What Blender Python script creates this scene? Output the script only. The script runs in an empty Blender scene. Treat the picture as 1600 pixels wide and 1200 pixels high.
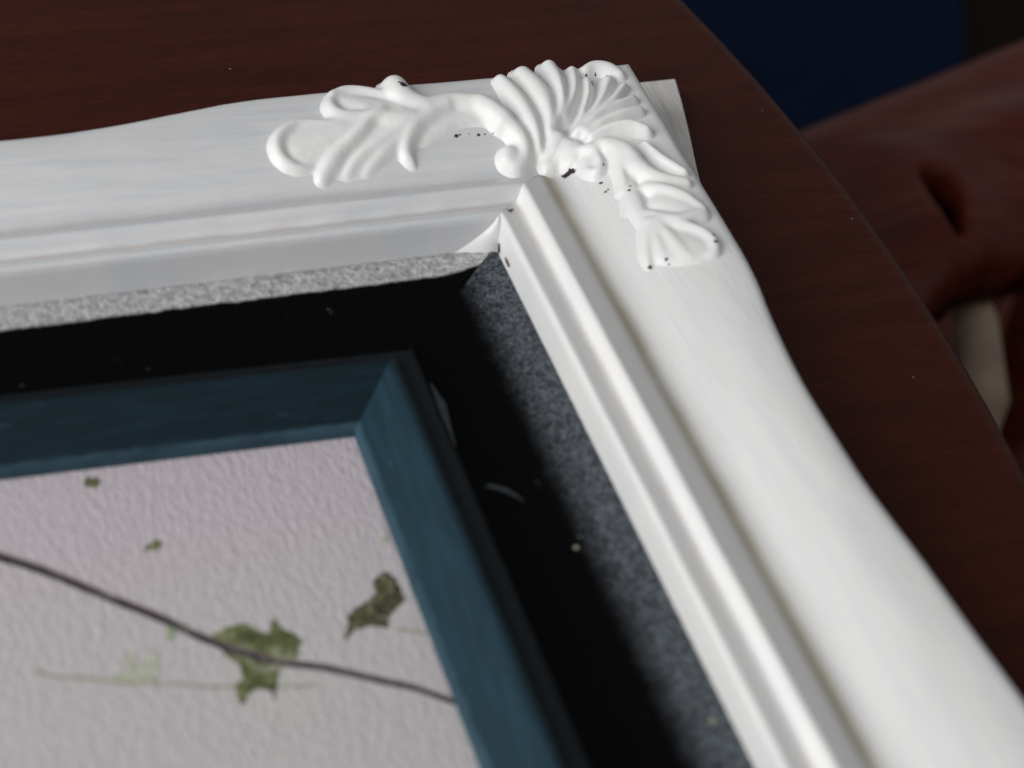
import bpy, bmesh, math, random
import numpy as np
from mathutils import Matrix, Vector, noise as mnoise

random.seed(7)
sc = bpy.context.scene
CM = 0.01

# ---------------------------------------------------------------- camera
cam_data = bpy.data.cameras.new("camera")
cam = bpy.data.objects.new("camera", cam_data)
sc.collection.objects.link(cam)
right = Vector((0.94295, -0.31369, 0.11152))
down = Vector((-0.13467, -0.66575, -0.73392))
# rows above are world axes seen from the lens; rebuild the lens axes in the world
RX = Vector((0.94295, -0.13467, 0.30447)); RY = Vector((-0.31369, -0.66575, 0.67703)); RZ = Vector((0.11152, -0.73392, -0.67002))
ax = Vector((RX[0], RY[0], RZ[0])); ay = Vector((RX[1], RY[1], RZ[1])); az = Vector((RX[2], RY[2], RZ[2]))
m = Matrix((ax, -ay, -az)).transposed().to_4x4()
m.translation = Vector((-0.15687, -0.36314, 0.32450))
cam.matrix_world = m
cam_data.sensor_width = 36.0
cam_data.lens = 67.5
cam_data.clip_start = 0.01
cam_data.clip_end = 60
cam_data.dof.use_dof = True
cam_data.dof.focus_distance = 0.545
cam_data.dof.aperture_fstop = 8.0
cam_data.dof.aperture_blades = 6
sc.camera = cam

# ---------------------------------------------------------------- light
world = bpy.data.worlds.new("World"); sc.world = world
world.use_nodes = True
bg = world.node_tree.nodes["Background"]
bg.inputs[0].default_value = (0.97, 0.985, 1.0, 1)
bg.inputs[1].default_value = 0.25

def area(name, loc, target, size, size_y, power, color):
    l = bpy.data.lights.new(name, 'AREA'); l.shape = 'RECTANGLE'
    l.size = size; l.size_y = size_y; l.energy = power; l.color = color
    o = bpy.data.objects.new(name, l); sc.collection.objects.link(o)
    o.location = loc
    o.rotation_euler = (Vector(target) - Vector(loc)).to_track_quat('-Z', 'Y').to_euler()
    return o
area("window_light", (-1.42, -0.50, 0.84), (0, 0, 0), 1.5, 1.2, 29.5, (1.0, 0.995, 0.985))

sc.view_settings.view_transform = 'Standard'
sc.view_settings.look = 'None'
sc.view_settings.exposure = 0.0
sc.view_settings.gamma = 1.0

# ---------------------------------------------------------------- traced plan data (centimetres on the table)
RIDGES = [[(-3.247, 4.714, 0.113, 0.106), (-3.944, 4.769, 0.154, 0.176), (-4.593, 4.806, 0.185, 0.211), (-5.052, 4.519, 0.215, 0.238), (-5.271, 4.123, 0.226, 0.238), (-5.194, 3.701, 0.205, 0.211), (-4.864, 3.441, 0.164, 0.158), (-4.477, 3.424, 0.103, 0.088)], [(-4.525, 4.155, 0.769, 0.132), (-3.673, 4.437, 0.564, 0.167), (-2.836, 4.776, 0.308, 0.176)], [(-4.744, 3.956, 0.154, 0.106), (-3.87, 4.162, 0.174, 0.15), (-2.942, 4.538, 0.185, 0.194), (-2.219, 4.915, 0.154, 0.194)], [(-4.267, 3.13, 0.215, 0.176), (-3.908, 3.488, 0.267, 0.282), (-3.261, 3.996, 0.236, 0.282), (-2.574, 4.61, 0.215, 0.282), (-2.123, 4.954, 0.185, 0.246)], [(-3.581, 3.171, 0.123, 0.123), (-3.209, 3.476, 0.185, 0.22), (-2.439, 3.911, 0.195, 0.229), (-1.649, 4.362, 0.174, 0.211)], [(-3.058, 3.156, 0.123, 0.106), (-2.691, 3.419, 0.174, 0.176), (-2.149, 3.817, 0.185, 0.194), (-1.539, 4.262, 0.174, 0.194)], [(-3.544, 3.505, 0.564, 0.088), (-2.609, 3.916, 0.666, 0.15), (-1.686, 4.387, 0.564, 0.194)], [(-3.334, 5.795, 0.205, 0.211), (-3.515, 5.308, 0.246, 0.264), (-3.327, 4.963, 0.236, 0.264), (-2.826, 4.832, 0.215, 0.246), (-2.106, 4.677, 0.226, 0.229), (-1.424, 4.536, 0.256, 0.229)], [(-3.342, 5.766, 0.205, 0.229), (-2.941, 5.938, 0.226, 0.264), (-2.342, 5.813, 0.215, 0.246), (-1.717, 5.44, 0.195, 0.211), (-1.492, 5.094, 0.154, 0.176)], [(-1.554, 5.892, 0.431, 0.44), (-1.512, 5.592, 0.431, 0.44), (-1.32, 5.287, 0.39, 0.37), (-0.848, 5.005, 0.338, 0.317), (-0.053, 5.062, 0.359, 0.317), (0.641, 4.771, 0.379, 0.352), (1.059, 4.169, 0.39, 0.387)], [(0.641, 4.778, 0.358, 0.336), (1.07, 4.212, 0.348, 0.36), (1.392, 3.585, 0.311, 0.384), (1.415, 3.074, 0.245, 0.352), (1.078, 2.774, 0.207, 0.32), (0.797, 2.962, 0.169, 0.272)], [(0.963, 3.093, 0.376, 0.336), (0.964, 3.083, 0.376, 0.336)], [(-1.738, 3.219, 0.123, 0.123), (-1.853, 3.507, 0.205, 0.229), (-1.711, 3.892, 0.226, 0.264), (-1.357, 4.3, 0.226, 0.282), (-0.815, 4.626, 0.215, 0.282), (-0.345, 4.827, 0.205, 0.264)], [(-3.047, 5.511, 0.359, 0.176), (-2.407, 5.223, 0.41, 0.194), (-1.681, 4.907, 0.308, 0.194)], [(-2.566, 4.959, 0.308, 0.194), (-1.86, 4.589, 0.41, 0.229), (-0.995, 4.788, 0.359, 0.264)], [(-1.314, 3.876, 0.256, 0.053), (-0.788, 4.331, 0.359, 0.106), (0.048, 4.546, 0.359, 0.123), (0.775, 4.334, 0.256, 0.088)], [(1.507, 5.799, 0.245, 0.272), (1.675, 4.967, 0.339, 0.352), (1.829, 4.129, 0.311, 0.4), (1.871, 3.553, 0.216, 0.368), (1.829, 3.145, 0.141, 0.288)], [(2.248, 6.034, 0.311, 0.288), (2.434, 4.864, 0.386, 0.4), (2.388, 4.101, 0.254, 0.416), (2.223, 3.583, 0.141, 0.352)], [(3.107, 6.256, 0.264, 0.288), (3.07, 5.48, 0.254, 0.384), (2.937, 4.621, 0.198, 0.4), (2.684, 4.075, 0.141, 0.368), (2.442, 3.727, 0.113, 0.336)], [(3.676, 5.913, 0.207, 0.272), (3.492, 5.152, 0.198, 0.336), (3.199, 4.539, 0.141, 0.352), (2.82, 3.994, 0.113, 0.336)], [(4.03, 5.819, 0.207, 0.272), (4.366, 5.963, 0.264, 0.32), (4.754, 5.822, 0.282, 0.32), (5.001, 5.527, 0.207, 0.24)], [(2.873, 3.407, 0.122, 0.352), (3.397, 4.144, 0.122, 0.336), (3.765, 4.779, 0.141, 0.304), (3.953, 5.395, 0.16, 0.256)], [(2.909, 3.381, 0.122, 0.352), (3.632, 4.029, 0.122, 0.336), (4.184, 4.656, 0.16, 0.32), (4.578, 5.32, 0.207, 0.272)], [(2.98, 3.33, 0.122, 0.352), (3.701, 3.836, 0.122, 0.336), (4.421, 4.406, 0.141, 0.32), (4.921, 4.942, 0.16, 0.256)], [(3.073, 3.342, 0.122, 0.352), (3.79, 3.838, 0.151, 0.352), (4.388, 4.072, 0.16, 0.336), (4.964, 4.305, 0.16, 0.272)], [(3.125, 3.232, 0.122, 0.352), (3.812, 3.526, 0.16, 0.368), (4.417, 3.658, 0.179, 0.352), (4.944, 3.756, 0.16, 0.272)], [(3.191, 3.046, 0.132, 0.368), (3.757, 3.137, 0.198, 0.4), (4.324, 3.063, 0.226, 0.4), (4.769, 2.775, 0.179, 0.304)], [(2.914, 2.624, 0.235, 0.352), (3.459, 2.559, 0.358, 0.4), (3.818, 2.067, 0.405, 0.4), (3.95, 1.323, 0.358, 0.368), (4.309, 0.71, 0.264, 0.32), (4.986, 0.411, 0.188, 0.224)], [(4.501, 2.287, 0.132, 0.24), (4.676, 1.508, 0.188, 0.272), (5.128, 0.853, 0.141, 0.192)], [(2.426, 3.318, 0.395, 0.4), (2.391, 3.108, 0.424, 0.4)], [(2.001, 2.757, 0.311, 0.288), (2.141, 2.929, 0.329, 0.32)], [(2.518, 2.722, 0.376, 0.304), (2.674, 2.952, 0.376, 0.352)], [(2.727, 2.678, 0.141, 0.272), (2.924, 2.636, 0.16, 0.32), (3.121, 2.315, 0.16, 0.32), (3.112, 1.906, 0.16, 0.304), (2.923, 1.724, 0.141, 0.272), (2.709, 1.963, 0.122, 0.224)], [(2.907, 2.212, 0.376, 0.208), (2.909, 2.204, 0.376, 0.208)], [(3.369, 2.616, 0.16, 0.272), (3.521, 2.052, 0.198, 0.288), (3.488, 1.393, 0.188, 0.256), (3.341, 0.842, 0.16, 0.208), (3.17, 0.681, 0.104, 0.112)], [(3.883, 0.574, 0.195, 0.211), (4.27, 0.227, 0.236, 0.282), (4.633, -0.206, 0.246, 0.299), (4.945, -0.81, 0.185, 0.229)], [(3.555, -0.423, 0.174, 0.194), (3.965, -0.907, 0.226, 0.264), (4.393, -1.047, 0.226, 0.264), (4.914, -0.949, 0.185, 0.211)], [(3.517, 0.991, 0.277, 0.158), (3.446, 0.319, 0.287, 0.158), (3.398, -0.282, 0.256, 0.158), (3.417, -0.801, 0.226, 0.176)], [(4.129, -0.189, 0.461, 0.176), (4.512, -0.665, 0.513, 0.211), (4.799, -0.972, 0.308, 0.176)], [(3.303, 0.369, 0.205, 0.088), (3.052, -0.107, 0.133, 0.044)], [(3.416, -0.785, 0.205, 0.211), (3.166, -1.355, 0.185, 0.194), (2.993, -1.862, 0.154, 0.158), (2.928, -2.277, 0.103, 0.088)], [(3.523, -0.845, 0.185, 0.211), (3.391, -1.49, 0.174, 0.194), (3.331, -2.003, 0.154, 0.158), (3.337, -2.302, 0.103, 0.088)], [(3.616, -0.827, 0.185, 0.211), (3.723, -1.561, 0.205, 0.211), (3.802, -2.149, 0.205, 0.176), (3.954, -2.45, 0.133, 0.106)], [(3.699, -0.844, 0.185, 0.194), (4.146, -1.233, 0.215, 0.246), (4.522, -1.611, 0.215, 0.246), (4.702, -2.043, 0.195, 0.229), (4.615, -2.432, 0.174, 0.194), (4.396, -2.523, 0.133, 0.123)], [(3.56, -1.254, 0.564, 0.106), (3.736, -1.771, 0.769, 0.167), (4.147, -2.055, 0.666, 0.141)]]
CHIPS = [(-1.423, 5.532, 0.087), (-0.329, 3.975, 0.055), (0.3, 3.93, 0.044), (2.376, 2.276, 0.093), (0.152, 0.69, 0.06), (2.966, 1.397, 0.044), (2.96, 1.006, 0.038), (3.416, 0.577, 0.038), (2.949, -2.265, 0.049), (3.365, -2.272, 0.038), (4.077, 5.269, 0.038), (4.58, 5.45, 0.044), (-0.208, 3.998, 0.027), (0.04, 3.985, 0.016), (0.486, 3.935, 0.022), (0.712, 3.92, 0.016), (3.158, 1.815, 0.027), (3.041, 1.051, 0.027), (3.495, 0.709, 0.027), (3.397, -2.408, 0.022), (4.321, 5.678, 0.027), (4.016, 5.643, 0.027), (-1.513, 5.617, 0.038), (0.248, 0.778, 0.038), (2.25, 2.298, 0.044), (2.513, 2.232, 0.049), (4.693, -2.243, 0.049), (4.732, -1.988, 0.033)]
LEAVES = [[(-9.934, -9.926), (-9.614, -9.788), (-9.155, -9.765), (-8.901, -10.08), (-8.755, -10.156), (-8.527, -9.738), (-8.46, -10.011), (-8.176, -10.332), (-8.04, -10.576), (-8.223, -10.659), (-8.25, -10.904), (-8.442, -11.025), (-8.702, -11.17), (-8.863, -11.58), (-9.022, -11.984), (-9.049, -11.698), (-9.246, -11.587), (-9.516, -11.667), (-9.7, -11.926), (-9.759, -11.769), (-9.765, -11.367), (-9.534, -11.179), (-9.577, -10.8), (-9.778, -10.547), (-9.862, -10.195)], [(-5.805, -8.983), (-5.605, -9.255), (-5.604, -9.614), (-5.592, -9.928), (-5.799, -10.057), (-6.126, -10.376), (-6.226, -10.612), (-6.488, -10.465), (-6.887, -10.459), (-7.202, -10.77), (-7.054, -10.335), (-6.905, -10.023), (-6.499, -9.766), (-6.175, -9.574), (-6.147, -9.223)], [(-11.849, -4.806), (-11.705, -4.661), (-11.629, -4.775), (-11.492, -4.687), (-11.432, -4.934), (-11.542, -4.988), (-11.616, -5.108), (-11.702, -4.973), (-11.805, -5.029)], [(-10.886, -7.256), (-10.789, -7.021), (-10.691, -7.061), (-10.585, -6.919), (-10.42, -7.103), (-10.542, -7.186), (-10.619, -7.315), (-10.717, -7.202)], [(-11.828, -10.069), (-11.65, -9.945), (-11.647, -10.275), (-11.526, -10.467), (-11.318, -10.188), (-11.214, -9.964), (-11.108, -10.237), (-11.167, -10.714), (-11.367, -10.949), (-11.656, -10.84), (-11.906, -10.861), (-12.07, -10.743), (-12.154, -10.522), (-11.778, -10.489)], [(-10.864, -9.457), (-10.695, -9.411), (-10.589, -9.521), (-10.713, -9.83), (-10.846, -9.924), (-10.888, -9.747)], [(-5.625, -7.959), (-5.501, -7.892), (-5.426, -8.003), (-5.517, -8.152), (-5.618, -8.111)]]
STEM = [(-14.312, -6.493), (-13.964, -6.75), (-13.095, -7.372), (-11.973, -8.345), (-10.864, -9.287), (-10.059, -10.065), (-9.23, -10.675), (-8.665, -11.014), (-7.786, -11.385), (-6.653, -12.021), (-6.087, -12.334), (-5.341, -12.916)]
TENDRILS = [[(-13.668, -10.045), (-13.283, -10.312), (-12.644, -10.511), (-11.781, -10.851), (-10.893, -11.069), (-10.313, -11.286), (-9.77, -11.39)], [(-8.812, -11.633), (-8.016, -11.781)], [(-6.01, -10.679), (-5.527, -10.876), (-5.424, -10.986)]]
OUT_TOP = [(-12.21, 5.52), (-9.74, 5.63), (-7.12, 6.07), (-5.31, 6.39), (-3.53, 6.36)]
OUT_RIGHT = [(5.53, -2.98), (5.16, -5.19), (4.95, -7.53), (4.97, -11.32), (5.16, -12.66), (5.31, -15.33), (5.44, -17.03)]
CHAIR = [(19.6, 25.5), (25.1, 27.8), (29.2, 29.3), (33.4, 30.8), (36.9, 32.1), (40.6, 33.4), (48.3, 36.0), (50.1, 30.2), (43.0, 21.8), (35.5, 18.7), (31.4, 17.4), (29.4, 16.8), (27.8, 16.2), (26.1, 15.1), (24.5, 13.9), (23.6, 14.3), (22.2, 15.8)]
HOLE = [(28.3, 21.4), (29.0, 21.1), (29.2, 19.9), (28.8, 18.5), (28.2, 17.5), (27.9, 18.0), (27.9, 19.4)]
BULGE = [(37.3, 25.1), (34.2, 24.6), (31.9, 23.5), (29.9, 21.1), (28.7, 17.6)]
BULGE2 = [(28.2, 23.3), (27.1, 19.7), (26.1, 16.8), (25.0, 14.4)]
FLECKS = [(-1.69, -10.01, 0.07, 0.98), (-0.62, -15.37, 0.085, 1.16), (-0.75, -15.04, 0.03, 1.16), (-1.5, -9.71, 0.03, 0.98)]
SCUFFS = [[(-3.33, -7.78), (-3.03, -7.68), (-2.67, -7.93), (-2.35, -8.35)], [(-3.34, -4.06), (-3.3, -4.88), (-3.39, -6.32)]]
RUG = [(67.0, 173.0), (132.0, 167.0), (103.0, 123.0), (99.0, 114.0), (90.0, 100.0), (60.0, 94.0)]

# ---------------------------------------------------------------- node helpers
class NT:
    def __init__(s, name):
        s.mat = bpy.data.materials.new(name); s.mat.use_nodes = True
        s.t = s.mat.node_tree; s.n = s.t.nodes; s.b = s.n["Principled BSDF"]
    def new(s, kind, **kw):
        n = s.n.new(kind)
        for k, v in kw.items(): setattr(n, k, v)
        return n
    def link(s, a, b): s.t.links.new(a, b)
    def set(s, sock, v):
        if hasattr(v, 'is_output') or isinstance(v, bpy.types.NodeSocket): s.link(v, sock)
        else: sock.default_value = v
    def math(s, op, a, b=0.0, c=0.0, clamp=False):
        n = s.new('ShaderNodeMath', operation=op, use_clamp=clamp)
        s.set(n.inputs[0], a); s.set(n.inputs[1], b); s.set(n.inputs[2], c)
        return n.outputs[0]
    def coords(s, kind='Object', scale=(1, 1, 1), rot=(0, 0, 0)):
        tc = s.new('ShaderNodeTexCoord'); mp = s.new('ShaderNodeMapping')
        mp.inputs['Scale'].default_value = scale; mp.inputs['Rotation'].default_value = rot
        s.link(tc.outputs[kind], mp.inputs[0]); return mp.outputs[0]
    def noise(s, vec, scale, detail=3, rough=.5, dist=0.0):
        n = s.new('ShaderNodeTexNoise'); s.link(vec, n.inputs['Vector'])
        n.inputs['Scale'].default_value = scale; n.inputs['Detail'].default_value = detail
        n.inputs['Roughness'].default_value = rough; n.inputs['Distortion'].default_value = dist
        return n.outputs['Fac']
    def ramp(s, fac, stops):
        n = s.new('ShaderNodeValToRGB'); s.set(n.inputs[0], fac)
        e = n.color_ramp.elements
        while len(e) < len(stops): e.new(0.5)
        for el, (p, c) in zip(e, stops):
            el.position = p; el.color = c if len(c) == 4 else (*c, 1)
        return n.outputs[0]
    def rng(s, v, a, b, c=0.0, d=1.0, smooth=False):
        n = s.new('ShaderNodeMapRange', interpolation_type='SMOOTHSTEP' if smooth else 'LINEAR')
        s.set(n.inputs[0], v)
        for i, q in enumerate((a, b, c, d)): s.set(n.inputs[1 + i], q)
        return n.outputs[0]
    def mix(s, f, a, b, mode='MIX'):
        n = s.new('ShaderNodeMix', data_type='RGBA', blend_type=mode)
        s.set(n.inputs[0], f)
        for i, v in ((6, a), (7, b)):
            if isinstance(v, tuple): n.inputs[i].default_value = v if len(v) == 4 else (*v, 1)
            else: s.link(v, n.inputs[i])
        return n.outputs[2]
    def bump(s, h, strength, dist=.001, normal=None):
        n = s.new('ShaderNodeBump'); n.inputs['Strength'].default_value = strength
        n.inputs['Distance'].default_value = dist; s.link(h, n.inputs['Height'])
        if normal is not None: s.link(normal, n.inputs['Normal'])
        return n.outputs[0]
    def out(s, color=None, rough=None, normal=None, **kw):
        if color is not None:
            if isinstance(color, tuple): s.b.inputs['Base Color'].default_value = (*color[:3], 1)
            else: s.link(color, s.b.inputs['Base Color'])
        if rough is not None: s.set(s.b.inputs['Roughness'], rough)
        if normal is not None: s.link(normal, s.b.inputs['Normal'])
        for k, v in kw.items(): s.b.inputs[k.replace('_', ' ')].default_value = v
        return s.mat

WHITE = (0.80, 0.80, 0.785)
def mat_rail_paint(kind):
    n = NT("brushed_white_paint_" + kind)
    uv = n.coords('UV', (0.16, 2.2, 1)); uv2 = n.coords('UV', (.5, 9, 1)); uv3 = n.coords('UV', (1, 1, 1))
    st = n.noise(uv, 1.6, 5, .62, .3)
    fine = n.noise(uv2, 1.5, 4, .6)
    if kind == 'thin':      # streaky greyish coat, darkened to carry the top rail's weaker light
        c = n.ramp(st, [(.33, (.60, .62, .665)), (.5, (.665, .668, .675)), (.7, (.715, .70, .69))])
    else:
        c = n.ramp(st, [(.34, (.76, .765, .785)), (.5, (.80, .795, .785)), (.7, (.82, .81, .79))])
    # thin paint over primer: pinkish brown lines in the creases beside the bead
    sep = n.new('ShaderNodeSeparateXYZ'); n.link(uv3, sep.inputs[0])
    v = sep.outputs[1]
    wob = n.noise(n.coords('UV', (1.3, .3, 1)), 1.2, 4, .6)
    wob2 = n.noise(n.coords('UV', (.35, .1, 1)), 1.0, 3, .5)
    def line(center, width, amt, wob=wob):
        d = n.math('ABSOLUTE', n.math('SUBTRACT', v, n.math('ADD', center, n.math('MULTIPLY', n.math('SUBTRACT', wob, .5), .22))))
        return n.math('MULTIPLY', n.rng(d, 0, width, amt, 0, True), n.rng(wob, .3, .55, .6, 1))
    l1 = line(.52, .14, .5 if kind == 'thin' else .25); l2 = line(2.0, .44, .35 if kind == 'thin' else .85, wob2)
    c = n.mix(l1, c, (.50, .37, .31)); c = n.mix(l2, c, (.42, .37, .26) if kind == 'thick' else (.48, .38, .34))  # thick-rail olive: thin-paint tone, deepened to paint in the groove's shade
    b = n.bump(fine, .22, .0006)
    b = n.bump(n.noise(n.coords('Object'), 260, 3), .10, .0006, b)
    b = n.bump(n.noise(n.coords('Object'), 40, 3), .12, .002, b)
    return n.out(c, n.rng(st, .3, .7, .34, .48), b)
def mat_orn_paint():
    n = NT("thick_white_paint")
    co = n.coords('Object')
    a = n.noise(co, 90, 4, .6)
    c = n.ramp(a, [(.3, (.77, .775, .785)), (.6, (.82, .815, .80))])
    b = n.bump(n.noise(co, 130, 3, .5), .35, .0012)
    b = n.bump(n.noise(co, 700, 2, .5), .10, .0005, b)
    return n.out(c, .40, b)
def mat_flange():
    n = NT("painted_bare_wood")
    co = n.coords('Object', (520, 40, 40), (0, 0, .25))
    a = n.noise(co, 1.0, 5, .65, .8)
    c = n.ramp(a, [(.3, (.56, .52, .47)), (.5, (.70, .68, .655)), (.68, (.78, .77, .76))])
    return n.out(c, .6, n.bump(a, .5, .0008))
def mat_chip(col=(.035, .012, .012)):
    n = NT("bare_chip_wood")
    a = n.noise(n.coords('Object'), 1500, 3)
    return n.out(n.ramp(a, [(.35, (.015, .010, .018)), (.7, col)]), .7)
def mat_liner(kind):
    # black flocked slip, v (UV) = distance in from the white moulding, in cm
    n = NT("black_liner_" + kind)
    uv = n.coords('UV'); sep = n.new('ShaderNodeSeparateXYZ'); n.link(uv, sep.inputs[0]); v = sep.outputs[1]
    co = n.coords('Object')
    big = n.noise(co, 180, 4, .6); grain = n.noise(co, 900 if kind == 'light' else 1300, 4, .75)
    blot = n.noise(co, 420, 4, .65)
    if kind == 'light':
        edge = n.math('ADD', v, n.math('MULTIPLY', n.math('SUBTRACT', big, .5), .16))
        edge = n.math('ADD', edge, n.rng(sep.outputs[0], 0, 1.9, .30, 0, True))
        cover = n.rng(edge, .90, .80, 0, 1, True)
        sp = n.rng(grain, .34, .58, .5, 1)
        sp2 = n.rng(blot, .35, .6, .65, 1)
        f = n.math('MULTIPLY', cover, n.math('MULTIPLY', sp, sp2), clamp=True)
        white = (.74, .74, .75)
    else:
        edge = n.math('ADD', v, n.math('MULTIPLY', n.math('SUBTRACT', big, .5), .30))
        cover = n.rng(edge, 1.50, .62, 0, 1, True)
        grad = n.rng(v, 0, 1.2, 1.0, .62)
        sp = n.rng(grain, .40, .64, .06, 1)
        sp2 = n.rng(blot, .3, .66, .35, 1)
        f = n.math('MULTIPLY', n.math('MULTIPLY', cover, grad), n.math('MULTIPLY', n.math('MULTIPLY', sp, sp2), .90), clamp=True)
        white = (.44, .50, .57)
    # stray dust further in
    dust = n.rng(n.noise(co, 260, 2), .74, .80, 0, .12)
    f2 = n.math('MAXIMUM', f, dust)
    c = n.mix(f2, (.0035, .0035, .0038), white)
    b = n.bump(grain, .9, .0012); b = n.bump(blot, .7, .0016, b)
    n.b.inputs['Specular IOR Level'].default_value = .03
    return n.out(c, .95, b)
def mat_blue(k=1.0, name="blue_chalk_paint"):
    n = NT(name)
    st = n.noise(n.coords('UV', (.3, 4, 1)), 1.5, 4, .6)
    c = n.ramp(st, [(.3, (.008 * k, .023 * k, .032 * k)), (.55, (.011 * k, .032 * k, .047 * k)), (.75, (.015 * k, .042 * k, .062 * k))])
    uvp = n.coords('UV'); sp = n.new('ShaderNodeSeparateXYZ'); n.link(uvp, sp.inputs[0])
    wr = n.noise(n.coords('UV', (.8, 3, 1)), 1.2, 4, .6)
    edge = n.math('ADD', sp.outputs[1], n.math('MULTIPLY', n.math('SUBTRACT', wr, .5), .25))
    c = n.mix(n.rng(edge, 3.78, 3.98, .88, 0, True), c, (.003, .005, .007))      # near-black on the outer shoulder
    c = n.mix(n.rng(n.noise(n.coords('UV', (.5, 5, 1)), 1.7, 3), .66, .78, 0, .5), c, (.05, .10, .13))
    lip = n.math('MULTIPLY', n.rng(edge, 4.96, 5.08, 0, .5, True), n.rng(wr, .3, .6, .5, 1))  # pale highlight painted along the inner lip
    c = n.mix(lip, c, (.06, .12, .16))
    n.b.inputs['Specular IOR Level'].default_value = .16
    return n.out(c, .6, n.bump(n.noise(n.coords('UV', (1, 12, 1)), 2, 4), .25, .0006))
def paper_bump(n, strength=.62):
    a = n.noise(n.coords('Object', (1, .36, 1), (0, 0, .10)), 780, 4, .6, .5)
    return a, n.bump(a, strength, .0011)
def mat_paper():
    n = NT("embossed_art_paper")
    a, b = paper_bump(n)
    co = n.coords('Object')
    tint = n.noise(co, 14, 3)
    c = n.ramp(tint, [(.3, (.57, .525, .532)), (.5, (.565, .53, .54)), (.7, (.57, .55, .53))])
    sep = n.new('ShaderNodeSeparateXYZ'); n.link(co, sep.inputs[0])
    lav = n.rng(sep.outputs[1], -.105, -.055, 0, .55, True)
    c = n.mix(lav, c, (.56, .48, .545))
    c = n.mix(n.rng(a, .35, .65, .10, 0), c, (.27, .25, .25))
    return n.out(c, .75, b)
def mat_print(name, c1, c2, scale=300):
    n = NT(name); a, b = paper_bump(n, .45)
    k = n.noise(n.coords('Object'), scale, 4, .6)
    k2 = n.noise(n.coords('Object', (1, 1, 1), (0, 0, .6)), scale * .35, 5, .7, 1.2)
    c = n.ramp(n.math('ADD', n.math('MULTIPLY', k, .45), n.math('MULTIPLY', k2, .55)), [(.40, c1), (.5, tuple((p + q) * .42 for p, q in zip(c1, c2))), (.59, c2)])
    c = n.mix(n.rng(k2, .57, .66, 0, .6), c, (.45, .43, .36))
    return n.out(c, .75, b)
def mat_table():
    n = NT("dark_mahogany")
    g = n.noise(n.coords('Object', (1, 9, 1), (0, 0, .10)), 14, 6, .65, .6)
    pores = n.noise(n.coords('Object', (40, 420, 40), (0, 0, .10)), 3.2, 4, .7)
    fine = n.noise(n.coords('Object'), 3200, 2, .7)
    c = n.ramp(g, [(.3, (.055, .0085, .0040)), (.52, (.082, .0130, .0060)), (.75, (.104, .019, .0085))])
    c = n.mix(n.rng(pores, .38, .62, .42, 0), c, (.012, .004, .003))
    c = n.mix(n.rng(fine, .38, .60, .7, 0), c, (.012, .007, .006))
    n.b.inputs['Specular IOR Level'].default_value = .07
    return n.out(c, n.rng(pores, .3, .7, .42, .34), n.bump(pores, .06, .0004))
def mat_chair():
    n = NT("polished_chair_wood")
    g = n.noise(n.coords('Object', (2, 12, 6), (0, 0, .9)), 8, 5, .6, .8)
    c = n.ramp(g, [(.3, (.055, .007, .005)), (.5, (.088, .012, .008)), (.72, (.115, .030, .012))])
    n.b.inputs['Specular IOR Level'].default_value = .14
    return n.out(c, .42)
def mat_plain(name, col, rough=.7, var=.25, scale=60):
    n = NT(name); a = n.noise(n.coords('Object'), scale, 4, .6)
    lo = tuple(v * (1 - var) for v in col); hi = tuple(min(1, v * (1 + var)) for v in col)
    return n.out(n.ramp(a, [(.3, lo), (.7, hi)]), rough, n.bump(a, .2, .001))

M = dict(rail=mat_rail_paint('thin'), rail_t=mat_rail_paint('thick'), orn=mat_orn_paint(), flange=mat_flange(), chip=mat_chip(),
         redchip=mat_chip((.16, .045, .03)), lin_l=mat_liner('light'), lin_d=mat_liner('dark'), blue=mat_blue(1.1), blue_shaded=mat_blue(.55, 'blue_chalk_paint_shaded'),
         paper=mat_paper(), table=mat_table(), chair=mat_chair())

# ---------------------------------------------------------------- object helpers
col = sc.collection
def tag(o, label=None, cat=None, group=None, kind=None):
    for k, v in (('label', label), ('category', cat), ('group', group), ('kind', kind)):
        if v: o[k] = v
    return o
def empty(name, loc=(0, 0, 0)):
    o = bpy.data.objects.new(name, None); col.objects.link(o); o.location = loc
    o.empty_display_size = .02
    return o
def mesh_obj(name, verts, faces, mat, parent=None, uvs=None, smooth=True):
    me = bpy.data.meshes.new(name)
    me.from_pydata([tuple(v) for v in verts], [], faces); me.update()
    if uvs is not None:
        uvl = me.uv_layers.new(name="UVMap")
        li = np.zeros(len(me.loops), dtype=np.int32); me.loops.foreach_get("vertex_index", li)
        uvl.data.foreach_set("uv", np.asarray(uvs, dtype=np.float32)[li].ravel())
    if smooth: me.polygons.foreach_set("use_smooth", [True] * len(me.polygons))
    me.materials.append(mat)
    o = bpy.data.objects.new(name, me); col.objects.link(o)
    if parent: o.parent = parent
    return o
def bm_obj(name, bm, mat, parent=None, smooth=True):
    me = bpy.data.meshes.new(name); bm.to_mesh(me); bm.free()
    if smooth: me.polygons.foreach_set("use_smooth", [True] * len(me.polygons))
    me.materials.append(mat)
    o = bpy.data.objects.new(name, me); col.objects.link(o)
    if parent: o.parent = parent
    return o

# ---------------------------------------------------------------- moulding geometry (cm)
X0, Y0 = -0.20, 0.50            # inner corner of the white moulding
LEN_T, LEN_R = 42.0, 52.0
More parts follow.
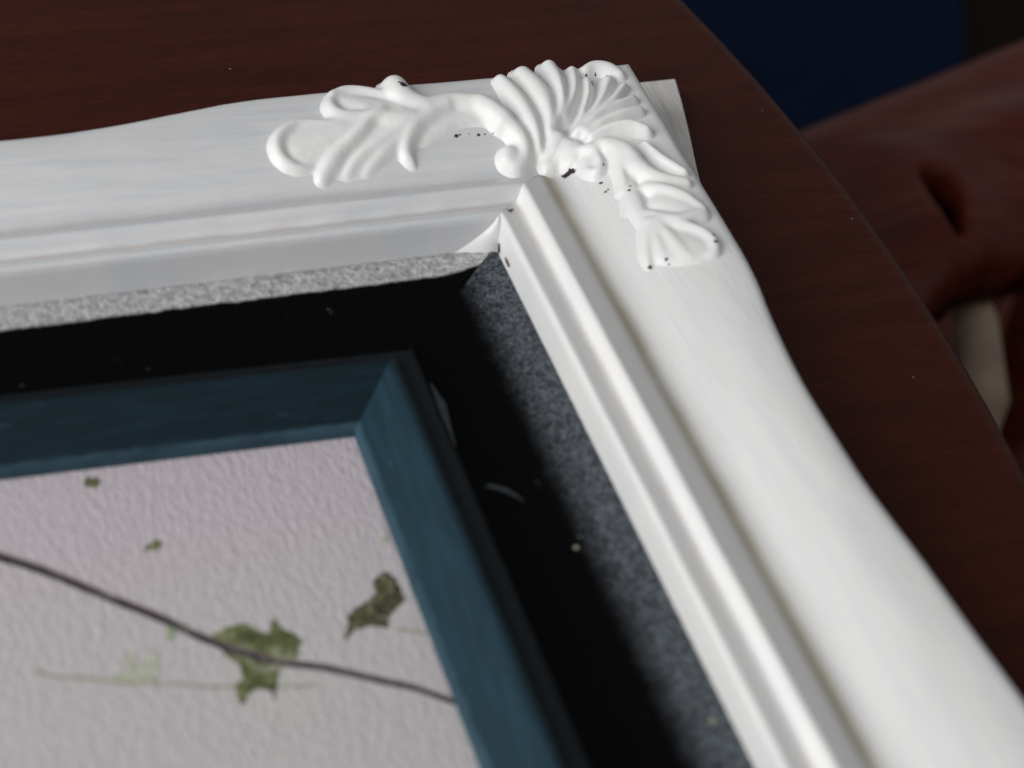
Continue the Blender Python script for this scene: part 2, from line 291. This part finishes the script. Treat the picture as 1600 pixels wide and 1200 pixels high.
# outer width of the swept moulding as a function of the distance from the inner corner
def _tab():
    t = [(-Y0 - 0 + 0, 0)]
    a = [(-(x) + X0, y - Y0) for x, y in OUT_TOP]           # along, s
    b = [(Y0 - y, x - X0) for x, y in OUT_RIGHT]
    return sorted(a), sorted(b)
TAB_T, TAB_R = _tab()
def width_at(along, tab):
    xs = [-7, -3.0] + [p[0] for p in tab] + [tab[-1][0] + 6, tab[-1][0] + 14, 60]
    last = tab[-1][1]
    s0 = tab[0][1]
    ys = [5.95, 5.85] + [p[1] for p in tab] + [last + (.25 if tab is TAB_R else 0), last + (.0 if tab is TAB_R else .4), last]
    # smooth interpolation
    return float(sum(np.interp(along + d, xs, ys) for d in (-.9, -.45, 0, .45, .9)) / 5)
def profile(e):
    """(s, z) points across the moulding from the lip to the outside foot"""
    p = [(0.0, 1.00), (-.01, 1.45), (0.0, 1.95), (.02, 2.14), (.07, 2.22), (.14, 2.22), (.28, 2.17),
         (.46, 2.10), (.66, 2.05), (.74, 2.06), (.79, 2.16), (.86, 2.32), (.94, 2.41), (1.02, 2.40),
         (1.12, 2.34), (1.28, 2.27), (1.46, 2.17), (1.62, 2.07), (1.76, 1.95), (1.88, 1.84), (2.0, 1.74), (2.12, 1.71),
         (2.28, 1.74), (2.44, 1.81), (2.6, 1.90)]
    for k in range(1, 13):
        u = k / 13
        s = 2.6 + (e - .45 - 2.6) * u
        p.append((s, 1.90 + .70 * math.sin(u * math.pi * .5) ** .85 - .02 * u))
    top = p[-1][1] + .0
    for k in range(0, 8):
        a = k / 7 * math.pi / 2
        p.append((e - .40 + .40 * math.sin(a), top - .42 + .42 * math.cos(a)))
    p += [(e + .0, 1.6), (e - .02, 1.0), (e + .0, 0.0)]
    return p
NP = len(profile(5))
def rail(name, tab, length, to_world, parent, mat):
    ts = [0] + [((k / 150) ** 1.0) for k in range(1, 151)]
    V, UV = [], []
    ri = random.Random(3 if name == 'rail' else 5)
    for w in ts:
        e = 5.9
        for _ in range(6):
            al = (1 - w) * (-e) + w * length
            e = width_at(al, tab)
        pr = profile(e)
        for j, (s, z) in enumerate(pr):
            al = (1 - w) * (-s) + w * length
            nz = (mnoise.noise((al * .55, s * 1.4, 3.1 if tab is TAB_T else 9.7)) * .022 +
                  mnoise.noise((al * 2.3, s * 3, 1.1)) * .009 +
                  (mnoise.noise((al * 1.1, 0, 4.2)) * .035 if .5 < s < .85 else 0)) if j > 1 else 0
            V.append([c * CM for c in to_world(al, s, z + nz)]); UV.append((al, s))
    F = []
    flip = tab is TAB_T
    for k in range(len(ts) - 1):
        for j in range(NP - 1):
            a, b, c, d = k * NP + j, k * NP + j + 1, (k + 1) * NP + j + 1, (k + 1) * NP + j
            F.append((a, b, c, d) if not flip else (a, d, c, b))
    F.append(tuple(range(len(V) - NP, len(V)))[::1])
    return mesh_obj('rail', V, F, mat, parent, UV)
toT = lambda al, s, z: (X0 - al, Y0 + s, z)
toR = lambda al, s, z: (X0 + s, Y0 - al, z)

def panel_z(x, y):
    """height of the moulding under a point, continued level past its outer edge"""
    s = np.maximum(x - X0, y - Y0)
    al = np.where(x - X0 > y - Y0, Y0 - y, X0 - x)
    e = np.where(al < 3, 5.88, 5.6)
    pr = profile(5.8)[:-11]
    return np.interp(s, [p[0] for p in pr[4:]], [p[1] for p in pr[4:]])

frame = empty('ornate_picture_frame', (2.5 * CM, 2.5 * CM, 0))
OFF = Vector((-2.5 * CM, -2.5 * CM, 0))
tag(frame, 'white painted ornate picture frame with raised shell and scroll corner on the dark table', 'picture frame')
def into(o):
    o.location = OFF; return o
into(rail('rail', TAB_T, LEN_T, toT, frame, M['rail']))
into(rail('rail_r', TAB_R, LEN_R, toR, frame, M['rail_t']))

# ---- corner ornament as a carved relief
def ridge_field(X, Y):
    P = 3.6
    acc = np.zeros_like(X)
    for L in RIDGES:
        L = np.array(L)
        # resample smooth
        n = max(2, (len(L) - 1) * 5 + 1)
        if len(L) > 2:
            t = np.linspace(0, len(L) - 1, n); i = np.clip(t.astype(int), 0, len(L) - 2); f = (t - i)[:, None]
            p0 = L[np.clip(i - 1, 0, len(L) - 1)]; p1 = L[i]; p2 = L[i + 1]; p3 = L[np.clip(i + 2, 0, len(L) - 1)]
            S = .5 * ((2 * p1) + (-p0 + p2) * f + (2 * p0 - 5 * p1 + 4 * p2 - p3) * f ** 2 + (-p0 + 3 * p1 - 3 * p2 + p3) * f ** 3)
        else: S = L
        r = S[:, 2].max() * 1.15
        bx = (X > S[:, 0].min() - r) & (X < S[:, 0].max() + r) & (Y > S[:, 1].min() - r) & (Y < S[:, 1].max() + r)
        if not bx.any(): continue
        xs, ys = X[bx], Y[bx]; best = np.zeros_like(xs)
        for a, b in zip(S[:-1], S[1:]):
            d = b[:2] - a[:2]; dd = max((d ** 2).sum(), 1e-9)
            u = np.clip(((xs - a[0]) * d[0] + (ys - a[1]) * d[1]) / dd, 0, 1)
            q = np.hypot(xs - a[0] - u * d[0], ys - a[1] - u * d[1]) / (a[2] + (b[2] - a[2]) * u)
            h = (a[3] + (b[3] - a[3]) * u) * np.clip(1 - q * q, 0, 1) ** .62
            best = np.maximum(best, h)
        tmp = acc[bx]; acc[bx] = tmp + best ** P
    return acc ** (1 / P)
def build_ornament():
    st = .034
    gx = np.arange(-11.5, 7.6, st); gy = np.arange(-5.5, 8.6, st)
    X, Y = np.meshgrid(gx, gy)
    # paint drips wobble the carving slightly
    H = ridge_field(X, Y)
    K = np.array([1, 2, 1]) / 4.0
    for _ in range(7):
        H = np.apply_along_axis(lambda v: np.convolve(v, K, 'same'), 0, H)
        H = np.apply_along_axis(lambda v: np.convolve(v, K, 'same'), 1, H)
    Zb = panel_z(X, Y)
    Zt = Zb + H * 1.05 - .045 * np.clip(1 - H / .12, 0, 1)
    mask = H > .0015
    idx = -np.ones(X.shape, int)
    cell = mask[:-1, :-1] & mask[1:, :-1] & mask[:-1, 1:] & mask[1:, 1:]
    use = np.zeros_like(mask)
    use[:-1, :-1] |= cell; use[1:, :-1] |= cell; use[:-1, 1:] |= cell; use[1:, 1:] |= cell
    ids = np.argwhere(use); idx[use] = np.arange(use.sum())
    V = [(X[i, j] * CM, Y[i, j] * CM, Zt[i, j] * CM) for i, j in ids]
    F = [(idx[i, j], idx[i, j + 1], idx[i + 1, j + 1], idx[i + 1, j]) for i, j in np.argwhere(cell)]
    F = [tuple(int(v) for v in f) for f in F]
    # skirt so the relief has real depth where it hangs past the moulding
    from collections import Counter
    cnt = Counter()
    for f in F:
        for a, b in zip(f, f[1:] + f[:1]): cnt[(a, b)] += 1
    low = {}
    def lo(v):
        if v not in low:
            p = V[v]; low[v] = len(V); V.append((p[0], p[1], p[2] - .55 * CM))
        return low[v]
    for (a, b) in list(cnt):
        if (b, a) not in cnt: F.append((b, a, lo(a), lo(b)))
    o = mesh_obj('corner_ornament', V, F, M['orn'], frame)
    into(o)
    return X, Y, Zt, H
GX, GY, GZ, GH = build_ornament()
def surf(x, y):
    i = int(round((y - GY[0, 0]) / .034)); j = int(round((x - GX[0, 0]) / .034))
    zb = float(panel_z(np.array(x), np.array(y)))
    if 0 <= i < GX.shape[0] and 0 <= j < GX.shape[1]: return max(zb, float(GZ[i, j]))
    return zb

# ---- corner flange of the wooden base showing past the ornament
def flange():
    top = [(-9.5, 7.2), (-6, 7.55), (-2, 7.75), (3, 7.9), (8.10, 7.98)]
    rt = [(7.86, 6.9), (7.50, 5.45), (7.22, 4.4), (7.0, 3.6), (6.80, 2.75), (6.66, 1.9), (6.62, 1.1), (6.5, 0), (6.1, -1.2), (5.65, -2.6), (5.2, -4.2)]
    inn = [(2.2, -4.2), (2.2, 2.9), (-9.5, 2.9)]
    pl = top + rt + inn
    bm = bmesh.new()
    vs = [bm.verts.new((x * CM, y * CM, 0.0015 * CM)) for x, y in pl]
    f = bm.faces.new(vs)
    r = bmesh.ops.extrude_face_region(bm, geom=[f])
    for v in [g for g in r['geom'] if isinstance(g, bmesh.types.BMVert)]:
        v.co.z = .60 * CM + .02 * CM * math.sin(v.co.x * 90)
    bmesh.ops.recalc_face_normals(bm, faces=bm.faces)
    bmesh.ops.bevel(bm, geom=[e for e in bm.edges if len(e.link_faces) == 2], offset=.0004, segments=1, affect='EDGES')
    o = bm_obj('base_corner', bm, M['flange'], frame, smooth=False)
    into(o)
flange()

# ---- bare chips in the paint
def chip(x, y, r, mat, name='paint_chip', z=None, el=1.5):
    n = 14; V = []; rr = random.Random(int(x * 1000) + int(y * 77))
    ang = rr.uniform(-.4, .4)
    pts = [(0, 0)] + [(math.cos(a) * r * el * rr.uniform(.65, 1.2), math.sin(a) * r * rr.uniform(.65, 1.2)) for a in [k / n * 2 * math.pi for k in range(n)]]
    for u, v in pts:
        px, py = x + u * math.cos(ang) - v * math.sin(ang), y + u * math.sin(ang) + v * math.cos(ang)
        V.append((px * CM, py * CM, (surf(px, py) + .012 if z is None else z) * CM))
    F = [(0, k + 1, (k + 1) % n + 1) for k in range(n)]
    o = mesh_obj(name, V, F, mat, frame); into(o); return o
for k, (x, y, r) in enumerate(CHIPS):
    chip(x, y, r * 1.0, M['chip'], el=1.9 if k == 3 else 1.25)

# ---- paint filler smeared into the mitre of the lip, and bare spots beside it
def mitre_fill():
    V, F = [], []; n = 10
    for i in range(n + 1):
        z = 1.10 + 1.08 * i / n
        wT = 1.10 * (1 - i / n) ** 1.5 + .05; wR = .16 * (1 - i / n) + .05
        for j in range(n + 1):
            u = j / n                      # from the top rail's lip round to the right rail's lip
            d = .85 * math.sin(u * math.pi) ** .9 * min(wR, .12)
            x = X0 - wT * (1 - u); y = Y0 - wR * u - d * .6 - .012
            V.append(((x - .012) * CM, y * CM, z * CM))
    for i in range(n):
        for j in range(n):
            a = i * (n + 1) + j; F.append((a, a + 1, a + n + 2, a + n + 1))
    into(mesh_obj('mitre_filler', V, F, M['orn'], frame))
mitre_fill()
def wall_chip(al, z, ra, rz, mat):
    rr = random.Random(int(al * 100)); V = [(X0 - .022, Y0 - al, z)]; n = 12
    for k in range(n):
        a = 2 * math.pi * k / n; V.append((X0 - .022, Y0 - al - math.cos(a) * ra * rr.uniform(.7, 1.2), z + math.sin(a) * rz * rr.uniform(.7, 1.2)))
    V = [tuple(c * CM for c in v) for v in V]
    into(mesh_obj('paint_chip', V, [(0, k + 1, (k + 1) % n + 1) for k in range(n)], mat, frame))
wall_chip(.30, 1.32, .10, .17, M['redchip']); wall_chip(.95, 1.40, .20, .09, M['redchip'])

# ---- black liner (slip), lofted per side
def liner(tab, to_world, length, mat):
    pr = [(.30, 1.12), (-.02, 1.12), (-.10, 1.16), (-.30, 1.17), (-.60, 1.14), (-.95, 1.08), (-1.25, 1.0), (-1.7, .93), (-2.4, .90), (-3.3, .88), (-4.3, .86), (-4.3, .2)]
    V, UV, F = [], [], []
    N = 180
    for k in range(N + 1):
        w = k / N
        for s, z in pr:
            al = (1 - w) * (-s) + w * length
            n = mnoise.noise((al * 3.0, s * 3.0, 5.0)) * .018
            V.append([c * CM for c in to_world(al, s, z + n)]); UV.append((al, -s))
    m_ = len(pr)
    for k in range(N):
        for j in range(m_ - 1):
            a, b, c, d = k * m_ + j, k * m_ + j + 1, (k + 1) * m_ + j + 1, (k + 1) * m_ + j
            F.append((a, d, c, b) if tab is TAB_R else (a, b, c, d))
    into(mesh_obj('liner', V, F, mat, frame, UV))
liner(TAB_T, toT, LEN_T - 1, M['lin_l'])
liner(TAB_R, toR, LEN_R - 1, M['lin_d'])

fleck_m = mat_plain('paint_fleck', (.26, .25, .20), .8, .2, 60)
for x, y, r, z in FLECKS: chip(x, y, r, fleck_m, 'paint_fleck', z=z + .035, el=1.0)
scuff_m = mat_plain('scuff', (.014, .022, .027), .9, .5, 900)
for L in SCUFFS:
    V, F = [], []
    for i, (x, y) in enumerate(L):
        w = .10 * (1 - abs(2 * i / (len(L) - 1) - 1)) + .012
        V += [((x + w) * CM, (y + w * .4) * CM, .975 * CM), ((x - w) * CM, (y - w * .4) * CM, .975 * CM)]
        if i: F.append((2 * i - 2, 2 * i - 1, 2 * i + 1, 2 * i))
    into(mesh_obj('scuff_mark', V, F, scuff_m, frame))

# ---------------------------------------------------------------- inner blue frame
bf = empty('inner_picture_frame', (-5 * CM, -5 * CM, 0))
tag(bf, 'muted dark blue inner frame around the leaf picture, inside the black liner', 'picture frame')
BPR = [(-3.15, .3), (-3.2, .92), (-3.35, 1.02), (-3.50, 1.10), (-3.62, 1.12), (-3.72, 1.10), (-3.84, 1.22), (-3.93, 1.36), (-4.02, 1.42), (-4.12, 1.40), (-4.28, 1.24),
       (-4.48, 1.02), (-4.66, .84), (-4.80, .70), (-4.90, .56), (-5.0, .46), (-5.06, .44), (-5.12, .40), (-5.16, .30), (-5.16, .05)]
def brail(to_world, length, flip, skew, mat):
    V, UV, F = [], [], []; N = 80
    for k in range(N + 1):
        w = k / N
        for s, z in BPR:
            al = (1 - w) * (-s) + w * length
            # the blue frame sits a degree or so out of square with the white one
            V.append([c * CM for c in to_world(al, s + skew * (al - 5.1), z + mnoise.noise((al, s * 2, 0)) * .012)]); UV.append((al, -s))
    m_ = len(BPR)
    for k in range(N):
        for j in range(m_ - 1):
            a, b, c, d = k * m_ + j, k * m_ + j + 1, (k + 1) * m_ + j + 1, (k + 1) * m_ + j
            F.append((a, d, c, b) if flip else (a, b, c, d))
    o = mesh_obj('rail', V, F, mat, bf, UV); o.location = -Vector(bf.location)
    return o
brail(toT, 40, False, .034, M['blue_shaded'])  # same blue, darkened to stand for shade on the top rail
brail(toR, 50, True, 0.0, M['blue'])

# ---------------------------------------------------------------- the leaf picture
pic = empty('leaf_picture', (-10 * CM, -10 * CM, 0))
tag(pic, 'pale lavender textured paper print of ivy leaves on a thin dark vine', 'picture')
PZ = .10
V = [(-42 * CM, -52 * CM, PZ * CM), (-4.9 * CM, -52 * CM, PZ * CM), (-4.9 * CM, -4.2 * CM, PZ * CM), (-42 * CM, -4.2 * CM, PZ * CM)]
Vb = [(x, y, .02 * CM) for x, y, z in V]
o = mesh_obj('paper', V + Vb, [(0, 1, 2, 3), (7, 6, 5, 4), (0, 4, 5, 1), (1, 5, 6, 2), (2, 6, 7, 3), (3, 7, 4, 0)], M['paper'], pic, smooth=False)
o.location = -Vector(pic.location)
lm = [mat_print('olive_leaf_print', (.055, .065, .018), (.19, .22, .085), 420), mat_print('dark_leaf_print', (.022, .020, .010), (.15, .155, .07), 520),
      mat_print('moss_leaf_print', (.10, .12, .04), (.20, .21, .10)), mat_print('pale_leaf_print', (.40, .44, .29), (.60, .60, .52), 500),
      mat_print('fresh_leaf_print', (.30, .40, .22), (.50, .56, .42))]
which = [0, 1, 2, 2, 3, 4, 3]
for k, L in enumerate(LEAVES):
    bm = bmesh.new()
    jag = []
    rr = random.Random(k)
    for i in range(len(L)):
        a = Vector(L[i]); b = Vector(L[(i + 1) % len(L)])
        jag.append(a)
        if (b - a).length > .25:
            nrm = Vector((b[1] - a[1], a[0] - b[0])).normalized()
            jag.append(a.lerp(b, .35) + nrm * rr.uniform(-.03, .04)); jag.append(a.lerp(b, .7) + nrm * rr.uniform(-.04, .03))
    vs = [bm.verts.new((p[0] * CM, p[1] * CM, (PZ + .006 + .0008 * k) * CM)) for p in jag]
    f = bm.faces.new(vs); f.normal_update()
    if f.normal.z < 0: f.normal_flip()
    bmesh.ops.triangulate(bm, faces=[f])
    o = bm_obj('printed_leaf', bm, lm[which[k]], pic, smooth=False); o.location = -Vector(pic.location)
def ribbon(name, L, widths, z, mat):
    L = [Vector(p) for p in L]; V, F = [], []
    pts = []
    for i in range(len(L) - 1):
        p0, p1, p2, p3 = L[max(i - 1, 0)], L[i], L[i + 1], L[min(i + 2, len(L) - 1)]
        for k in range(6):
            f = k / 6
            pts.append((.5 * ((2 * p1) + (-p0 + p2) * f + (2 * p0 - 5 * p1 + 4 * p2 - p3) * f ** 2 + (-p0 + 3 * p1 - 3 * p2 + p3) * f ** 3), i + f))
    pts.append((L[-1], len(L) - 1))
    for i, (p, t) in enumerate(pts):
        d = (pts[min(i + 1, len(pts) - 1)][0] - pts[max(i - 1, 0)][0]).normalized()
        nn = Vector((-d.y, d.x)); w = float(np.interp(t / (len(L) - 1), [0, 1], widths)) * (1 + .12 * mnoise.noise((t * 3, 0, 0)))
        V += [((p.x + nn.x * w) * CM, (p.y + nn.y * w) * CM, z * CM), ((p.x - nn.x * w) * CM, (p.y - nn.y * w) * CM, z * CM)]
    for i in range(len(pts) - 1): F.append((2 * i, 2 * i + 1, 2 * i + 3, 2 * i + 2))
    o = mesh_obj(name, V, F, mat, pic, smooth=False); o.location = -Vector(pic.location)
    return o
vm = mat_print('vine_print', (.030, .027, .034), (.070, .060, .068), 300)
vp = mat_print('vine_edge_print', (.26, .17, .17), (.36, .26, .25), 300)
ribbon('printed_vine_edge', [(x, y + .05) for x, y in STEM], (.125, .06), PZ + .013, vp)
ribbon('printed_vine', STEM, (.105, .065), PZ + .016, vm)
tm = mat_print('tendril_print', (.28, .30, .17), (.42, .42, .30))
for t in TENDRILS: ribbon('printed_tendril', t, (.035, .028), PZ + .012, tm)

# ---------------------------------------------------------------- round table
def lathe(profile_pts, seg=256):
    bm = bmesh.new(); rings = []
    for r, z in profile_pts:
        if r == 0: rings.append([bm.verts.new((0, 0, z))])
        else: rings.append([bm.verts.new((r * math.cos(2 * math.pi * k / seg), r * math.sin(2 * math.pi * k / seg), z)) for k in range(seg)])
    for a, b in zip(rings[:-1], rings[1:]):
        for k in range(seg):
            k2 = (k + 1) % seg
            if len(a) == 1: bm.faces.new((a[0], b[k2], b[k]))
            elif len(b) == 1: bm.faces.new((a[k], a[k2], b[0]))
            else: bm.faces.new((a[k], a[k2], b[k2], b[k]))
    bmesh.ops.recalc_face_normals(bm, faces=bm.faces)
    return bm
table = empty('round_table', (-.643, .0135, -.75))
tag(table, 'dark mahogany round table with an eased edge under the white picture frame', 'table')
R = .7603
o = bm_obj('tabletop', lathe([(0, .75), (.2, .75), (R - .006, .75), (R - .0025, .7493), (R - .0006, .7475), (R, .745), (R - .001, .735), (R - .006, .728), (R - .02, .722), (R - .06, .72), (0, .72)], 360), M['table'], table)
o = bm_obj('pedestal', lathe([(0, .72), (.10, .72), (.09, .68), (.05, .60), (.06, .45), (.09, .35), (.06, .25), (.07, .14), (.22, .05), (.30, .02), (.30, 0), (0, 0)], 48), M['table'], table)

dust_m = mat_plain('pale_dust', (.30, .27, .25), .9, .2, 60)
for x, y, r in ((-4.9, 11.4, .035), (11.0, 1.2, .03), (9.6, -5.4, .025), (10.6, 6.7, .022)):
    vs = [((x + math.cos(a) * r) * CM, (y + math.sin(a) * r * .7) * CM, .012 * CM) for a in [k * math.pi / 4 for k in range(8)]]
    o = mesh_obj('dust_speck', [(x * CM, y * CM, .03 * CM)] + vs, [(0, k + 1, (k + 1) % 8 + 1) for k in range(8)], dust_m, table); o.location = -Vector(table.location)

# ---------------------------------------------------------------- chair beyond the table edge
chair = empty('wooden_chair', (.34, .24, -.75))
tag(chair, 'reddish brown wooden chair with a curved slotted back, blurred beyond the table edge', 'chair')
def plank(outline, hole, ztop, thick, bev, name, mat, parent, zfun=None):
    cu = bpy.data.curves.new(name, 'CURVE'); cu.dimensions = '2D'; cu.fill_mode = 'BOTH'
    for L in (outline, hole):
        if not L: continue
        sp = cu.splines.new('BEZIER'); sp.bezier_points.add(len(L) - 1); sp.use_cyclic_u = True
        for bp, p in zip(sp.bezier_points, L):
            bp.co = (p[0] * CM, p[1] * CM, 0); bp.handle_left_type = bp.handle_right_type = 'AUTO'
    cu.extrude = thick / 2; cu.bevel_depth = bev; cu.bevel_resolution = 4; cu.resolution_u = 8; cu.offset = -bev
    tmp = bpy.data.objects.new(name, cu); col.objects.link(tmp)
    dg = bpy.context.evaluated_depsgraph_get()
    me = bpy.data.meshes.new_from_object(tmp.evaluated_get(dg)); bpy.data.objects.remove(tmp)
    bm = bmesh.new(); bm.from_mesh(me); bmesh.ops.remove_doubles(bm, verts=bm.verts, dist=1e-5)
    for v in bm.verts: v.co.z += ztop - thick / 2 - bev
    if zfun:
        for v in bm.verts: v.co.z += zfun(v.co.x, v.co.y)
    o = bm_obj(name, bm, mat, parent); o.location = -Vector(parent.location)
    for p in o.data.polygons: p.use_smooth = abs(p.normal.z) < .98
    return o
def carved_board():
    st = .15
    A = np.array(CHAIR, float); H_ = np.array(HOLE, float)
    def dense(P):
        out = []
        for i in range(len(P)):
            p0, p1, p2, p3 = P[i - 1], P[i], P[(i + 1) % len(P)], P[(i + 2) % len(P)]
            for k in range(5):
                f = k / 5
                out.append(.5 * ((2 * p1) + (-p0 + p2) * f + (2 * p0 - 5 * p1 + 4 * p2 - p3) * f ** 2 + (-p0 + 3 * p1 - 3 * p2 + p3) * f ** 3))
        return np.array(out)
    A = dense(A); H_ = dense(H_)
    X, Y = np.meshgrid(np.arange(A[:, 0].min(), A[:, 0].max() + st, st), np.arange(A[:, 1].min(), A[:, 1].max() + st, st))
    def inside(P):
        r = np.zeros(X.shape, bool)
        for i in range(len(P)):
            (x1, y1), (x2, y2) = P[i - 1], P[i]
            c = ((y1 > Y) != (y2 > Y)) & (X < (x2 - x1) * (Y - y1) / ((y2 - y1) if y2 != y1 else 1e-9) + x1); r ^= c
        return r
    def dist(P, closed=True):
        d = np.full(X.shape, 1e9)
        for i in range(0 if closed else 1, len(P)):
            a, b = P[i - 1], P[i]; v = b - a; u = np.clip(((X - a[0]) * v[0] + (Y - a[1]) * v[1]) / max((v ** 2).sum(), 1e-9), 0, 1)
            d = np.minimum(d, np.hypot(X - a[0] - u * v[0], Y - a[1] - u * v[1]))
        return d
    m_ = inside(A) & ~inside(H_)
    Z = np.full(X.shape, -16.0)
    e = np.clip(dist(A) / 2.6, 0, 1); Z -= 2.4 * (1 - np.sqrt(1 - (1 - e) ** 2))
    e = np.clip(dist(H_) / .5, 0, 1); Z -= .5 * (1 - np.sqrt(1 - (1 - e) ** 2))
    Z += .9 * np.exp(-(dist(np.array(BULGE), False) / 2.0) ** 2) + .5 * np.exp(-(dist(np.array(BULGE2), False) / 1.8) ** 2)
    cell = m_[:-1, :-1] & m_[1:, :-1] & m_[:-1, 1:] & m_[1:, 1:]
    use = np.zeros_like(m_); use[:-1, :-1] |= cell; use[1:, :-1] |= cell; use[:-1, 1:] |= cell; use[1:, 1:] |= cell
    idx = -np.ones(X.shape, int); idx[use] = np.arange(use.sum())
    V = [(X[i, j] * CM, Y[i, j] * CM, Z[i, j] * CM) for i, j in np.argwhere(use)]; n0 = len(V)
    F = [tuple(int(v) for v in (idx[i, j], idx[i, j + 1], idx[i + 1, j + 1], idx[i + 1, j])) for i, j in np.argwhere(cell)]
    V += [(x, y, z - .022) for x, y, z in V]
    E = set((a, b) for f in F for a, b in zip(f, f[1:] + f[:1]))
    B = [(n0 + d, n0 + c, n0 + b, n0 + a) for a, b, c, d in F]
    S = [(b, a, a + n0, b + n0) for a, b in E if (b, a) not in E]
    o = mesh_obj('back_rest', V, F + B + S, M['chair'], chair); o.location = -Vector(chair.location)
carved_board()
def tube(name, pts, radii, mat, parent, seg=14):
    V, F = [], []
    P = [Vector(p) for p in pts]
    for i, (p, r) in enumerate(zip(P, radii)):
        d = (P[min(i + 1, len(P) - 1)] - P[max(i - 1, 0)]).normalized()
        u = d.cross(Vector((0, 0, 1)) if abs(d.z) < .9 else Vector((1, 0, 0))).normalized(); v = d.cross(u)
        for k in range(seg):
            a = 2 * math.pi * k / seg; q = p + u * math.cos(a) * r + v * math.sin(a) * r; V.append(q[:])
    for i in range(len(P) - 1):
        for k in range(seg):
            k2 = (k + 1) % seg; F.append((i * seg + k, i * seg + k2, (i + 1) * seg + k2, (i + 1) * seg + k))
    F.append(tuple(range(seg))[::-1]); F.append(tuple(range(len(V) - seg, len(V))))
    o = mesh_obj(name, V, F, mat, parent)
    if parent: o.location = -Vector(parent.location)
    return o
tan = mat_plain('tan_wood', (.34, .25, .18), .6)
tube('back_post', [(.245, .165, -.178), (.25, .16, -.40), (.26, .15, -.749)], [.016, .017, .015], M['chair'], chair)
tube('back_post', [(.45, .30, -.17), (.46, .30, -.40), (.47, .30, -.749)], [.018, .017, .015], M['chair'], chair)
tube('spindle', [(.313, .210, -.20), (.306, .174, -.21), (.296, .139, -.225), (.286, .108, -.26), (.28, .095, -.41)], [.004, .010, .011, .010, .010], tan, chair)
plank([(44, 20), (76, 20), (80, 46), (50, 50)], None, -.42, .02, .01, 'seat', M['chair'], chair)
for x, y in ((.72, .24), (.74, .42)): tube('front_leg', [(x, y, -.44), (x, y, -.749)], [.018, .013], M['chair'], chair)

# ---------------------------------------------------------------- what lies beyond
floor_m = mat_plain('dark_floor', (.010, .007, .005), .9, .3, 6); floor_m.node_tree.nodes['Principled BSDF'].inputs['Specular IOR Level'].default_value = .05
me_f = mesh_obj('floor', [(-4, -4, -.75), (4, -4, -.75), (4, 5, -.75), (-4, 5, -.75)], [(0, 1, 2, 3)], floor_m, smooth=False)
tag(me_f, kind='structure')
rug_m = mat_plain('navy_cloth', (.0035, .010, .032), .95, .25, 60); rug_m.node_tree.nodes['Principled BSDF'].inputs['Specular IOR Level'].default_value = .08
bm = bmesh.new()
f = bm.faces.new([bm.verts.new((x * CM, y * CM, -.746)) for x, y in RUG]); f.normal_update()
if f.normal.z < 0: f.normal_flip()
r = bmesh.ops.extrude_face_region(bm, geom=[f])
for v in [g for g in r['geom'] if isinstance(g, bmesh.types.BMVert)]: v.co.z = -.738
bmesh.ops.recalc_face_normals(bm, faces=bm.faces)
rug = bm_obj('floor_rug', bm, rug_m, smooth=False)
tag(rug, 'dark navy blue rug on the floor beyond the round table', 'rug')
